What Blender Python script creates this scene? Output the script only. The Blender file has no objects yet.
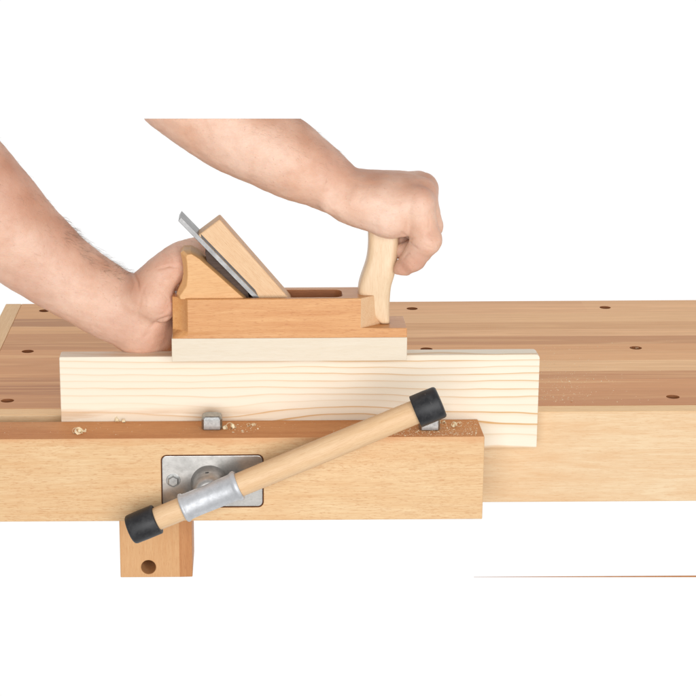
import bpy, bmesh, math, random
import numpy as np
from mathutils import Vector, Matrix, noise as mnoise

random.seed(7)
rng = np.random.default_rng(7)
scene = bpy.context.scene
COL = scene.collection

# ------------------------------------------------------------------ camera model (metres, X along bench, Y away, Z up; bench top Z=0)
FPX, CX, CY, W = 1900.0, 246.0, 348.0, 696.0
PITCH, ROLL = math.radians(15.25), math.radians(0.33)
cF = np.array([0, math.cos(PITCH), -math.sin(PITCH)])
_U = np.array([0, math.sin(PITCH), math.cos(PITCH)]); _R = np.array([1.0, 0, 0])
cR = math.cos(ROLL) * _R - math.sin(ROLL) * _U
cU = math.cos(ROLL) * _U + math.sin(ROLL) * _R
def ray(u, v): return cF + (u - CX) / FPX * cR - (v - CY) / FPX * cU
CAM = np.array([0.246, 0, 0]) - 1.9 * ray(246, 414.0)
def onY(u, v, y):
    d = ray(u, v); return CAM + d * (y - CAM[1]) / d[1]
def onZ(u, v, z):
    d = ray(u, v); return CAM + d * (z - CAM[2]) / d[2]
def proj(p):
    q = p - CAM; w = q @ cF
    return np.stack([CX + FPX * (q @ cR) / w, CY - FPX * (q @ cU) / w], -1)

cam_d = bpy.data.cameras.new('camera')
cam = bpy.data.objects.new('camera', cam_d); COL.objects.link(cam)
cam_d.sensor_width = 36; cam_d.lens = FPX / W * 36
cam_d.shift_x = (W / 2 - CX) / W
cam_d.clip_start = 0.05; cam_d.clip_end = 100
M = Matrix.Identity(4)
for i in range(3):
    M[i][0] = cR[i]; M[i][1] = cU[i]; M[i][2] = -cF[i]; M[i][3] = CAM[i]
cam.matrix_world = M
scene.camera = cam

# ------------------------------------------------------------------ node helpers
def srgb(r, g, b):
    f = lambda c: (c / 255 / 12.92) if c / 255 <= 0.04045 else ((c / 255 + 0.055) / 1.055) ** 2.4
    return (f(r), f(g), f(b), 1)

class NT:
    def __init__(s, name):
        s.m = bpy.data.materials.new(name); s.m.use_nodes = True
        s.t = s.m.node_tree; s.n = s.t.nodes; s.l = s.t.links
        s.b = s.n['Principled BSDF']
        s.tc = s.n.new('ShaderNodeTexCoord')
        s.co = s.tc.outputs['Object']
    def set(s, sock, v):
        if isinstance(v, bpy.types.NodeSocket): s.l.new(v, sock)
        else: sock.default_value = v
    def map(s, scale, loc=(0, 0, 0), co=None, rot=(0, 0, 0)):
        n = s.n.new('ShaderNodeMapping'); s.set(n.inputs[0], co or s.co)
        n.inputs['Scale'].default_value = scale; n.inputs['Location'].default_value = loc; n.inputs['Rotation'].default_value = rot
        return n.outputs[0]
    def noise(s, vec, scale=1, detail=3, rough=0.55, dist=0):
        n = s.n.new('ShaderNodeTexNoise'); s.set(n.inputs['Vector'], vec)
        n.inputs['Scale'].default_value = scale; n.inputs['Detail'].default_value = detail
        n.inputs['Roughness'].default_value = rough; n.inputs['Distortion'].default_value = dist
        return n.outputs[0]
    def math(s, op, a, b=0.0, c=0.0, clamp=False):
        n = s.n.new('ShaderNodeMath'); n.operation = op; n.use_clamp = clamp
        s.set(n.inputs[0], a); s.set(n.inputs[1], b); s.set(n.inputs[2], c)
        return n.outputs[0]
    def sep(s, vec=None):
        n = s.n.new('ShaderNodeSeparateXYZ'); s.set(n.inputs[0], vec or s.co); return n.outputs
    def comb(s, x, y, z):
        n = s.n.new('ShaderNodeCombineXYZ'); s.set(n.inputs[0], x); s.set(n.inputs[1], y); s.set(n.inputs[2], z); return n.outputs[0]
    def ramp(s, f, stops, interp='LINEAR'):
        n = s.n.new('ShaderNodeValToRGB'); s.set(n.inputs[0], f); r = n.color_ramp; r.interpolation = interp
        while len(r.elements) < len(stops): r.elements.new(0.5)
        for e, (p, c) in zip(r.elements, stops):
            e.position = p; e.color = c if isinstance(c, tuple) else (c, c, c, 1)
        return n.outputs[0]
    def mix(s, f, a, b, mode='MIX'):
        n = s.n.new('ShaderNodeMix'); n.data_type = 'RGBA'; n.blend_type = mode; n.clamp_factor = True
        s.set(n.inputs[0], f); s.set(n.inputs[6], a); s.set(n.inputs[7], b)
        return n.outputs[2]
    def bump(s, h, strength=0.2, dist=0.001):
        n = s.n.new('ShaderNodeBump'); s.set(n.inputs['Height'], h)
        n.inputs['Strength'].default_value = strength; n.inputs['Distance'].default_value = dist
        s.l.new(n.outputs[0], s.b.inputs['Normal'])
    def p(s, **k):
        for a, v in k.items(): s.set(s.b.inputs[a.replace('_', ' ')], v)

def axis_scale(axis, along, across):
    return tuple(along if i == axis else across for i in range(3))

def wood(name, light, dark, fleck, axis=0, rot=(0, 0, 0), streak=0.6, flecks=0.5, rough=0.5, off=0.0, wob=2.0, fine=1.0, tint=None, coat=0.0):
    """beech-like timber: broad figure + fibres + short medullary flecks, grain along axis"""
    s = NT(name)
    base = s.map((1, 1, 1), (off, off * 1.7, off * 0.6), rot=rot)
    big = s.noise(s.map(axis_scale(axis, 3.2, 34), co=base), 1, 4, 0.6, wob)
    med = s.noise(s.map(axis_scale(axis, 9, 190), co=base), 1, 4, 0.65, 0.4)
    fib = s.noise(s.map(axis_scale(axis, 60, 1500), co=base), 1, 2, 0.6)
    f = s.math('ADD', s.math('MULTIPLY', big, 0.55), s.math('MULTIPLY', med, 0.45))
    f = s.ramp(f, [(0.36, 0.0), (0.66, 1.0)])
    c = s.mix(s.math('MULTIPLY', f, streak), light, dark)
    fl = s.noise(s.map(axis_scale(axis, 170, 1500), co=base), 1, 1, 0.5)
    fl = s.ramp(fl, [(0.60, 0.0), (0.68, 1.0)])
    c = s.mix(s.math('MULTIPLY', fl, flecks * 0.6), c, fleck)
    c = s.mix(s.math('MULTIPLY', s.ramp(fib, [(0.35, 0.0), (0.7, 1.0)]), 0.34 * fine), c, fleck)
    blot = s.noise(s.map((7, 7, 7), co=base), 1, 3, 0.6)
    c = s.mix(s.math('MULTIPLY', s.ramp(blot, [(0.4, 0.0), (0.7, 1.0)]), 0.25), c, tint or dark)
    s.p(Base_Color=c, Roughness=s.ramp(fib, [(0.2, rough - 0.06), (0.8, rough + 0.1)]))
    s.p(Specular_IOR_Level=0.35)
    if coat: s.p(Coat_Weight=coat, Coat_Roughness=0.3)
    s.bump(s.math('ADD', fib, s.math('MULTIPLY', fl, -0.5)), 0.25, 0.0004)
    return s

# ---- timber
A = 0.80   # albedo factor: surfaces' own colour, lit by more than unit light
def al(r, g, b, k=A):
    c = srgb(r, g, b); return (c[0] * k, c[1] * k, c[2] * k, 1)

S = wood('vise jaw beech', al(246, 216, 170), al(230, 184, 130), al(200, 140, 88), streak=0.8, flecks=0.8, off=0.31, tint=al(226, 168, 112))
_c = S.b.inputs['Base Color'].links[0].from_socket
_z = S.sep()[2]
_n = S.noise(S.map((16, 40, 60)), 1, 4, 0.65)
_w = S.ramp(S.math('ADD', S.math('MULTIPLY', _z, 40.0), S.math('ADD', S.math('MULTIPLY', _n, 0.9), 0.28)), [(0.42, 0.0), (0.72, 1.0)])
_m = S.noise(S.map((260, 420, 1100), (2, 2, 2)), 1, 2, 0.6)
_c = S.mix(S.math('MULTIPLY', _w, 0.6), _c, al(222, 158, 104))
_c = S.mix(S.math('MULTIPLY', S.math('MULTIPLY', S.ramp(_m, [(0.56, 0.0), (0.64, 1.0)]), S.ramp(S.noise(S.map((12, 12, 22), (7, 7, 7)), 1, 2), [(0.45, 0.0), (0.6, 1.0)])), 0.3), _c, al(204, 140, 84))
S.p(Base_Color=_c); m_jaw = S.m
m_jawtop = wood('oiled jaw top', al(236, 174, 118, 0.88), al(214, 144, 92, 0.88), al(172, 106, 66, 0.88), streak=0.95, flecks=0.5, off=0.5, wob=1.0, rough=0.62)  # redder and darker than the jaw front
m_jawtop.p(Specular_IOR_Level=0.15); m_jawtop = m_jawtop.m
m_apron = wood('apron beech', al(248, 222, 182), al(236, 194, 146), al(218, 166, 114), streak=0.85, flecks=0.5, off=0.77, wob=4, tint=al(232, 188, 142)).m
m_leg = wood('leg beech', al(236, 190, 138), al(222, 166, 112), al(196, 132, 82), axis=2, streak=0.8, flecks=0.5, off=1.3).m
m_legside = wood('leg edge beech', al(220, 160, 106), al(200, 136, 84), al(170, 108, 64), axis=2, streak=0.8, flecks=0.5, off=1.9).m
m_edge = wood('apron top edge', al(246, 210, 160, 1.0), al(236, 192, 140, 1.0), al(206, 156, 106, 1.0), streak=0.7, flecks=0.4, off=2.9, rough=0.6).m  # brighter copy of the apron beech, adds light to its top face
m_endcap = wood('end cap beech', al(238, 198, 148, 0.98), al(228, 182, 130, 0.98), al(200, 150, 100, 0.98), axis=1, streak=0.6, flecks=0.4, off=2.3).m
m_body = wood('plane body beech', al(238, 182, 120), al(216, 148, 86), al(190, 118, 64), streak=0.95, flecks=0.75, off=3.1, wob=3, rough=0.38, coat=0.15).m
m_heel = wood('plane heel beech', al(242, 192, 132), al(232, 174, 112), al(206, 140, 86), streak=0.8, flecks=0.5, off=3.7, rot=(0, 0.06, 0), rough=0.4, coat=0.1).m
m_sheen = wood('bare beech bevel', al(244, 208, 166), al(234, 188, 142), al(206, 150, 104), streak=0.8, flecks=0.8, off=10.2).m  # paler beech: the toe bevel's sheen painted as colour
m_recess = wood('oiled throat', al(186, 122, 76), al(160, 98, 58), al(120, 70, 40), off=9.2).m  # brown that paints in the shade inside throat, dog holes and plate recess
m_bed = wood('dark end grain', al(84, 56, 36), al(62, 40, 26), al(44, 28, 18), off=8.2).m  # near-black colour stands for the shadow under the iron
m_sole = wood('hornbeam sole', al(243, 231, 211, 0.78), al(236, 220, 194, 0.78), al(222, 196, 160, 0.78), streak=0.6, flecks=0.15, off=4.4, rough=0.5, fine=0.5).m
m_horn = wood('horn hornbeam', al(246, 220, 184), al(236, 202, 162), al(216, 168, 122), axis=2, streak=0.8, flecks=0.3, off=5.2, rough=0.35, coat=0.15).m
m_wedge = wood('wedge beech', al(244, 208, 166), al(236, 192, 146), al(212, 158, 110), rot=(0, -math.radians(46), 0), streak=0.7, flecks=0.6, off=6.0).m
m_bar = wood('handle ash', al(244, 210, 168), al(232, 190, 142), al(204, 154, 106), rot=(0, math.radians(22.5), 0), streak=0.9, flecks=0.4, off=7.1, rough=0.45).m

def bench_top_material():
    s = NT('laminated bench top')
    x, y, z = s.sep()
    # staves: bands across the depth, a different run of staves on each side of the butt joints
    def band(stops): return s.ramp(s.math('MULTIPLY', y, 2.0), [(p * 2.0, c) for p, c in stops], 'CONSTANT')
    T = lambda r, g, b_: tuple(c * k for c, k in zip(srgb(r, g, b_)[:3], (1.26, 1.11, 0.83))) + (1,)
    def rows(u, l): return band(sorted([(max(0.0, onZ(u, v, 0)[1]), T(*c)) for v, c in l]))
    L = rows(30, [(416, (200, 158, 118)), (408, (182, 136, 98)), (395, (162, 114, 78)), (386, (172, 124, 86)), (378, (192, 144, 104)), (361, (198, 150, 110)), (350, (182, 134, 94)), (341, (190, 142, 102)), (334, (212, 168, 126)), (327, (168, 122, 84)), (319, (210, 164, 120))])
    Rr = rows(640, [(411, (184, 130, 90)), (398, (192, 140, 99)), (388, (199, 147, 105)), (379, (188, 137, 97)), (371, (226, 192, 158)), (360, (216, 172, 132)), (351, (208, 160, 118)), (344, (186, 138, 98)), (336, (218, 178, 142)), (329, (206, 164, 124)), (322, (222, 184, 148)), (313, (220, 178, 142)), (304, (210, 168, 132))])
    # butt joint position hops from stave to stave
    hop = s.ramp(s.math('MULTIPLY', y, 2.0), [(0, 0.2), (0.30, 0.32), (0.41, 0.15), (0.47, 0.40), (0.60, 0.22), (0.72, 0.36)], 'CONSTANT')
    c = s.mix(s.math('GREATER_THAN', x, hop), L, Rr)
    j2 = s.ramp(s.math('MULTIPLY', y, 2.0), [(0, 9.0), (0.60, 0.93), (0.724, 0.565), (0.81, 0.66)], 'CONSTANT')
    j2 = s.math('MULTIPLY', j2, 1.0)
    c = s.mix(s.math('MULTIPLY', s.math('GREATER_THAN', x, j2), 0.35), c, T(226, 190, 152))
    # grain runs along the stave, shifted for each stave
    idx = s.math('FLOOR', s.math('MULTIPLY', y, 21.0))
    co = s.comb(s.math('ADD', x, s.math('MULTIPLY', idx, 1.37)), y, s.math('MULTIPLY', idx, 0.21))
    big = s.noise(s.map((2.2, 46, 20), co=co), 1, 4, 0.6, 1.5)
    med = s.noise(s.map((5, 260, 60), co=co), 1, 4, 0.6, 0.3)
    fib = s.noise(s.map((30, 1400, 300), co=co), 1, 2, 0.6)
    f = s.ramp(s.math('ADD', s.math('MULTIPLY', big, 0.55), s.math('MULTIPLY', med, 0.45)), [(0.36, 0.0), (0.66, 1.0)])
    c = s.mix(s.math('MULTIPLY', f, 0.5), c, T(160, 112, 70))
    c = s.mix(s.math('MULTIPLY', s.ramp(big, [(0.52, 0.0), (0.66, 1.0)]), 0.42), c, T(228, 192, 152))
    c = s.mix(s.math('MULTIPLY', s.ramp(fib, [(0.4, 0.0), (0.7, 1.0)]), 0.2), c, T(160, 104, 62))
    s.p(Base_Color=c, Roughness=s.ramp(fib, [(0.2, 0.38), (0.8, 0.5)]), Specular_IOR_Level=0.25)
    s.bump(fib, 0.2, 0.0003)
    return s.m
m_top = bench_top_material()

def pine_material():
    s = NT('planed pine')
    x, y, z = s.sep()
    wob = s.noise(s.map((5, 6, 22)), 1, 3, 0.5)
    wob2 = s.noise(s.map((14, 20, 60)), 1, 2, 0.5)
    # cathedral figure low on the board
    gx = s.math('DIVIDE', s.math('SUBTRACT', x, 0.335), 0.075)
    gz = s.math('DIVIDE', s.math('SUBTRACT', z, 0.004), 0.022)
    arch = s.math('EXPONENT', s.math('MULTIPLY', s.math('ADD', s.math('MULTIPLY', gx, gx), s.math('MULTIPLY', gz, gz)), -1.0))
    arch2x = s.math('DIVIDE', s.math('SUBTRACT', x, 0.22), 0.05)
    arch2 = s.math('EXPONENT', s.math('MULTIPLY', s.math('ADD', s.math('MULTIPLY', arch2x, arch2x), s.math('MULTIPLY', gz, gz)), -1.0))
    # rings get wider towards the lower edge
    zz = s.math('MULTIPLY', s.math('POWER', s.math('ADD', z, 0.06), 1.75), 450.0)
    g = s.math('ADD', zz, s.math('MULTIPLY', x, 1.1))
    g = s.math('ADD', g, s.math('MULTIPLY', s.math('SUBTRACT', wob, 0.5), 1.7))
    g = s.math('ADD', g, s.math('MULTIPLY', s.math('SUBTRACT', wob2, 0.5), 0.35))
    g = s.math('SUBTRACT', g, s.math('MULTIPLY', arch, 1.25))
    g = s.math('ADD', g, s.math('MULTIPLY', arch2, 0.5))
    g = s.math('ADD', g, s.math('MULTIPLY', y, 22.0))
    fr = s.math('FRACT', g)
    ring = s.ramp(fr, [(0.0, 0.0), (0.45, 0.03), (0.74, 0.22), (0.86, 1.0), (0.92, 0.6), (0.96, 0.0)])
    idn = s.n.new('ShaderNodeTexWhiteNoise'); idn.noise_dimensions = '1D'
    s.set(idn.inputs['W'], s.math('FLOOR', g))
    vary = s.math('MULTIPLY', s.math('ADD', s.math('MULTIPLY', idn.outputs['Value'], 0.7), 0.3), s.ramp(s.noise(s.map((6, 10, 40)), 1, 2), [(0.3, 0.45), (0.65, 1.0)]))
    right = s.ramp(s.math('ADD', x, 0.0), [(0.1, 0.45), (0.36, 1.0)])
    amt = s.math('MULTIPLY', s.math('MULTIPLY', ring, vary), s.math('MULTIPLY', right, 1.25), clamp=True)
    c = s.mix(s.noise(s.map((4, 30, 60)), 1, 3), al(252, 243, 226, 0.83), al(248, 234, 210, 0.83))
    c = s.mix(amt, c, al(222, 168, 98, 0.80))
    fib = s.noise(s.map((40, 900, 1300)), 1, 2, 0.6)
    c = s.mix(s.math('MULTIPLY', fib, 0.12), c, al(228, 190, 140))
    # brownish band along the lower edge on the left
    low = s.math('MULTIPLY', s.ramp(s.noise(s.map((9, 20, 120), (3, 1, 0)), 1, 3), [(0.5, 0.0), (0.62, 1.0)]), s.ramp(z, [(0.008, 1.0), (0.016, 0.0)]))
    c = s.mix(s.math('MULTIPLY', s.math('MULTIPLY', low, s.ramp(x, [(0.2, 1.0), (0.34, 0.0)])), 0.5), c, al(214, 168, 118))
    s.p(Base_Color=c, Roughness=0.5, Specular_IOR_Level=0.35)
    s.bump(s.math('ADD', fib, s.math('MULTIPLY', ring, -0.6)), 0.15, 0.0003)
    return s.m
m_pine = pine_material()

def metal(name, base, rough, scale=(300, 300, 900), var=0.35, metallic=1.0, bumpk=0.15, dirt=None):
    s = NT(name)
    n1 = s.noise(s.map(scale), 1, 4, 0.65); n2 = s.noise(s.map((60, 60, 60)), 1, 5, 0.65)
    f = s.math('ADD', s.math('MULTIPLY', n1, 0.45), s.math('MULTIPLY', n2, 0.55))
    dk = tuple(c * (1 - var) for c in base[:3]) + (1,)
    c = s.mix(s.ramp(f, [(0.38, 0.0), (0.62, 1.0)]), dk, base)
    if dirt:
        n3 = s.noise(s.map((25, 25, 25), (4, 4, 4)), 1, 5, 0.7)
        c = s.mix(s.math('MULTIPLY', s.ramp(n3, [(0.52, 0.0), (0.7, 1.0)]), 0.6), c, dirt)
    s.p(Base_Color=c, Metallic=metallic, Roughness=s.ramp(f, [(0.3, rough + 0.12), (0.7, rough - 0.05)]))
    s.bump(f, bumpk, 0.0005)
    return s.m
m_plate = metal('zinc plate', (0.64, 0.62, 0.59, 1), 0.30, (120, 120, 160), 0.42, dirt=(0.34, 0.33, 0.31, 1))
m_cast = metal('silver painted casting', (0.56, 0.57, 0.59, 1), 0.45, (260, 260, 260), 0.22, metallic=0.4, bumpk=0.8)
m_boss = metal('zinc casting', (0.50, 0.48, 0.46, 1), 0.45, (150, 150, 150), 0.35, metallic=0.8, bumpk=0.3)
m_zinc = metal('bright zinc', (0.44, 0.44, 0.43, 1), 0.33, (400, 400, 400), 0.4)
m_iron = metal('ground steel', (0.20, 0.197, 0.195, 1), 0.3, (120, 900, 120), 0.2, bumpk=0.03)
m_capiron = metal('dark steel', (0.09, 0.085, 0.085, 1), 0.4, (120, 900, 120), 0.3, bumpk=0.03)

def rubber():
    s = NT('black rubber')
    n = s.noise(s.map((90, 90, 90)), 1, 5, 0.7); sc = s.noise(s.map((300, 60, 200), rot=(0.5, 0.3, 0.8)), 1, 3, 0.7)
    c = s.mix(s.ramp(n, [(0.45, 0.0), (0.75, 1.0)]), (0.012, 0.012, 0.014, 1), (0.04, 0.04, 0.042, 1))
    c = s.mix(s.math('MULTIPLY', s.ramp(sc, [(0.64, 0.0), (0.72, 1.0)]), 0.35), c, (0.16, 0.15, 0.14, 1))
    s.p(Base_Color=c, Roughness=s.ramp(n, [(0.3, 0.38), (0.7, 0.6)]), Specular_IOR_Level=0.4)
    s.bump(s.math('ADD', n, sc), 0.15, 0.0005)
    return s.m
m_rubber = rubber()

def skin():
    s = NT('skin')
    at = s.n.new('ShaderNodeAttribute'); at.attribute_name = 'flush'
    ar = at.outputs['Fac']
    n1 = s.noise(s.map((26, 26, 26)), 1, 4, 0.6); n2 = s.noise(s.map((110, 110, 110)), 1, 4, 0.7)
    v = s.n.new('ShaderNodeTexVoronoi'); s.set(v.inputs['Vector'], s.map((1, 1, 1))); v.inputs['Scale'].default_value = 900; v.feature = 'DISTANCE_TO_EDGE'
    pores = s.noise(s.map((1300, 1300, 1300)), 1, 3, 0.6)
    c = s.mix(s.ramp(n1, [(0.3, 0.0), (0.75, 1.0)]), al(237, 202, 180, 0.92), al(228, 180, 152, 0.88))
    c = s.mix(s.math('MULTIPLY', s.ramp(n2, [(0.45, 0.0), (0.75, 1.0)]), 0.22), c, al(204, 144, 118, 0.80))
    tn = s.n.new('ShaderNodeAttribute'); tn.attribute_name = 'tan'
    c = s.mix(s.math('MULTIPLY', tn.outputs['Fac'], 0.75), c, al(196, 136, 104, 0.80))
    c = s.mix(s.math('MULTIPLY', ar, 0.6), c, al(206, 140, 114, 0.80))
    fre = s.ramp(s.noise(s.map((420, 420, 420), (9, 2, 5)), 1, 1), [(0.68, 0.0), (0.76, 1.0)])
    c = s.mix(s.math('MULTIPLY', fre, 0.25), c, al(176, 112, 84, 0.86))
    s.p(Base_Color=c, Roughness=s.ramp(n2, [(0.3, 0.42), (0.7, 0.56)]), Specular_IOR_Level=0.4,
        Subsurface_Weight=0.25, Subsurface_Radius=(1.0, 0.4, 0.22), Subsurface_Scale=0.004)
    h = s.math('ADD', s.math('MULTIPLY', s.math('MINIMUM', v.outputs['Distance'], 0.12), 3.0), s.math('MULTIPLY', pores, 0.5))
    h = s.math('ADD', h, s.math('MULTIPLY', n2, 1.2))
    wr_ = s.n.new('ShaderNodeTexVoronoi'); s.set(wr_.inputs['Vector'], s.map((260, 420, 420), rot=(0, 0.6, 0))); wr_.inputs['Scale'].default_value = 1.0; wr_.feature = 'DISTANCE_TO_EDGE'
    h = s.math('ADD', h, s.math('MULTIPLY', s.math('MINIMUM', wr_.outputs['Distance'], 0.15), 4.0))
    s.bump(h, 0.26, 0.0006)
    return s.m
m_skin = skin()

def plain(name, col, rough=0.6):
    s = NT(name)
    n = s.noise(s.map((250, 250, 250)), 1, 3)
    s.p(Base_Color=s.mix(n, col, tuple(c * 0.75 for c in col[:3]) + (1,)), Roughness=rough); return s.m
m_hair = plain('arm hair', (0.20, 0.13, 0.075, 1), 0.5)
m_shaving = plain('fresh shaving', al(255, 238, 200, 0.95), 0.6)
m_dust = plain('sawdust', al(255, 236, 200, 0.95), 0.8)

# ------------------------------------------------------------------ mesh helpers
def link(name, bm, mat, parent=None, smooth=False, bevel=0.0, seg=2):
    me = bpy.data.meshes.new(name)
    bmesh.ops.recalc_face_normals(bm, faces=bm.faces)
    bm.to_mesh(me); bm.free()
    o = bpy.data.objects.new(name, me); COL.objects.link(o)
    me.materials.append(mat)
    if parent is not None:
        o.parent = parent
        o.matrix_parent_inverse = Matrix.Translation(-Vector(parent.location))
    if smooth:
        for p in me.polygons: p.use_smooth = True
    if bevel:
        b = o.modifiers.new('bevel', 'BEVEL'); b.width = bevel; b.segments = seg; b.limit_method = 'ANGLE'; b.angle_limit = math.radians(35)
        b.harden_normals = False
    return o
def thing(name, label, cat, loc=(0, 0, 0), group=None):
    o = bpy.data.objects.new(name, None); COL.objects.link(o)
    o.location = loc; o.empty_display_size = 0.05
    return tag(o, label, cat, group)
def tag(o, label, cat, group=None):
    o['label'] = label; o['category'] = cat
    if group: o['group'] = group
    return o
def smooth_angle(o, deg=40):
    me = o.data
    for p in me.polygons: p.use_smooth = True
    bm = bmesh.new(); bm.from_mesh(me)
    for e in bm.edges:
        e.smooth = len(e.link_faces) == 2 and e.calc_face_angle(0) < math.radians(deg)
    bm.to_mesh(me); bm.free()
def bbox(bm, x0, x1, y0, y1, z0, z1):
    r = bmesh.ops.create_cube(bm, size=1)
    bmesh.ops.scale(bm, vec=(x1 - x0, y1 - y0, z1 - z0), verts=r['verts'])
    bmesh.ops.translate(bm, vec=((x0 + x1) / 2, (y0 + y1) / 2, (z0 + z1) / 2), verts=r['verts'])
    return r['verts']
def box(*a):
    bm = bmesh.new(); bbox(bm, *a); return bm
def loft(rings, cap=True):
    bm = bmesh.new(); vs = [[bm.verts.new(p) for p in r] for r in rings]
    n = len(rings[0])
    for a, b in zip(vs, vs[1:]):
        for i in range(n): bm.faces.new((a[i], a[(i + 1) % n], b[(i + 1) % n], b[i]))
    if cap: bm.faces.new(vs[0]); bm.faces.new(vs[-1])
    return bm
def prism_y(pts, y0, y1):       # pts in (x, z)
    return loft([[(x, y0, z) for x, z in pts], [(x, y1, z) for x, z in pts]])
def frame_of(d):
    d = Vector(d).normalized(); a = Vector((0, 1, 0)) if abs(d.y) < 0.9 else Vector((1, 0, 0))
    e1 = d.cross(a).normalized(); e2 = d.cross(e1).normalized()
    return d, e1, e2
def lathe(p0, d, prof, n=48, bm=None):   # prof: (distance along axis, radius)
    d, e1, e2 = frame_of(d); p0 = Vector(p0)
    rings = []
    for t, r in prof:
        rings.append([p0 + d * t + (e1 * math.cos(2 * math.pi * k / n) + e2 * math.sin(2 * math.pi * k / n)) * max(r, 1e-5) for k in range(n)])
    return loft(rings)
def apply_mods(o):
    dg = bpy.context.evaluated_depsgraph_get()
    me = bpy.data.meshes.new_from_object(o.evaluated_get(dg))
    old = o.data; o.modifiers.clear(); o.data = me; me.name = old.name
    bpy.data.meshes.remove(old)
def cut(o, bms, op='DIFFERENCE'):
    tmp = []
    for bm in bms:
        c = link('cutter', bm, m_plate); tmp.append(c)
        md = o.modifiers.new('cut', 'BOOLEAN'); md.operation = op; md.solver = 'EXACT'; md.object = c
    apply_mods(o)
    for c in tmp: bpy.data.objects.remove(c)
def rrect(x0, x1, z0, z1, r, n=6):
    pts = []
    for cx, cz, a0 in ((x1 - r, z1 - r, 0), (x0 + r, z1 - r, 90), (x0 + r, z0 + r, 180), (x1 - r, z0 + r, 270)):
        for k in range(n + 1):
            a = math.radians(a0 + 90 * k / n); pts.append((cx + r * math.cos(a), cz + r * math.sin(a)))
    return pts

# ------------------------------------------------------------------ WORKBENCH
JF, JB = -0.0773, -0.0216          # vise jaw front and back faces
bench = thing('workbench', 'long beech workbench with round dog holes in its laminated top', 'workbench', (0.4, 0.23, -0.6))
YT = 0.0225
top = link('tabletop', box(-0.0300, 1.15, YT, 0.4640, -0.042, 0.0), m_top, bench)
holes = [(x, y) for x in (0.0013, 0.2250, 0.4490, 0.6840, 0.92) for y in (0.0510, 0.2420, 0.4290)]
cut(top, [lathe((x, y, -0.06), (0, 0, 1), [(0, 0.0068), (0.1, 0.0068)], 32) for x, y in holes])
top.data.materials.append(m_recess)
for p_ in top.data.polygons:
    if abs(p_.normal.z) < 0.3 and -0.029 < p_.center.x < 1.14 and YT + 0.002 < p_.center.y < 0.462: p_.material_index = 1  # hole walls take the darker brown as painted shade
b = top.modifiers.new('bevel', 'BEVEL'); b.width = 0.0008; b.segments = 2; b.limit_method = 'ANGLE'; b.angle_limit = math.radians(50)
link('end_cap', box(-0.0502, -0.0304, YT, 0.4644, -0.0425, 0.0003), m_endcap, bench, bevel=0.0012)
apron = link('apron', box(-0.0502, 1.15, 0.0, YT - 0.0003, -0.0953, 0.0002), m_apron, bench, bevel=0.0012)
apron.data.materials.append(m_edge)
for p_ in apron.data.polygons:
    if p_.normal.z > 0.9: p_.material_index = 1
# leg: chamfered right corner, round hole, ends at the edge of what is shown
pl = onY(118.0, 521, 0.028); pr = onY(179.3, 550, 0.028); pb = onY(150, 577.3, 0.028)
cx = onY(192.2, 550, 0.028)[0]
lx0, lx1 = pl[0] + 0.0012, pr[0]
chd = 0.0006
cxr = onY(192.2, 550, 0.028 + chd)[0]
plan = [(lx0, 0.028), (lx1, 0.028), (cxr, 0.028 + chd), (cxr, 0.10), (lx0 + 0.001, 0.10)]
leg = link('leg', loft([[(x, y, pb[2]) for x, y in plan], [(x, y, -0.0425) for x, y in plan]]), m_leg, bench)
hc = onY(148.5, 567.3, 0.028)
cut(leg, [lathe((hc[0], 0.0, hc[2]), (0, 1, 0), [(0, 0.0077), (0.075, 0.0077)], 40)])
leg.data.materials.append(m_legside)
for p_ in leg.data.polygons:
    if 0.02 < p_.normal.x and p_.center.x > lx1 and abs(p_.normal.z) < 0.2: p_.material_index = 1  # darker beech paints the shade on the leg's right side
b = leg.modifiers.new('bevel', 'BEVEL'); b.width = 0.0008; b.segments = 2; b.limit_method = 'ANGLE'; b.angle_limit = math.radians(35)
# low stretcher whose upper edge only just shows
s0, s1, s2 = onY(474, 577.2, 0.30), onY(760, 575.4, 0.30), onY(760, 577.2, 0.30)
link('stretcher', prism_y([(s0[0], s0[2]), (s2[0], s2[2]), (s1[0], s1[2])], 0.30, 0.3010), m_legside, bench)

# ------------------------------------------------------------------ VISE
vise = thing('front_vise', 'wooden front vise with steel plate and black capped bar clamping the pale board', 'vise', (0.2, -0.05, -0.0845))
jaw = link('jaw', box(-0.13, 0.4752, JF, JB, -0.0845, 0.0), m_jaw, vise)
q0, q1 = onY(161.8, 507.8, JF), onY(263.4, 454.6, JF)
cut(jaw, [prism_y(rrect(q0[0], q1[0], q0[2], q1[2], 0.0055), JF - 0.02, JF + 0.0035)])
b = jaw.modifiers.new('bevel', 'BEVEL'); b.width = 0.0009; b.segments = 2; b.limit_method = 'ANGLE'; b.angle_limit = math.radians(50)
jaw.data.materials.append(m_jawtop); jaw.data.materials.append(m_recess)
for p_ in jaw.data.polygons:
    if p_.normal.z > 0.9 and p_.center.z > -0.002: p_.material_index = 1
    elif JF + 0.0002 < p_.center.y < JF + 0.004: p_.material_index = 2  # recess rim around the plate darkened by colour, as shade
plate = link('mounting_plate', prism_y(rrect(q0[0] + 0.0007, q1[0] - 0.0008, q0[2] + 0.0007, q1[2] - 0.0011, 0.0048), JF + 0.0005, JF + 0.0034), m_plate, vise, bevel=0.0006)
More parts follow.
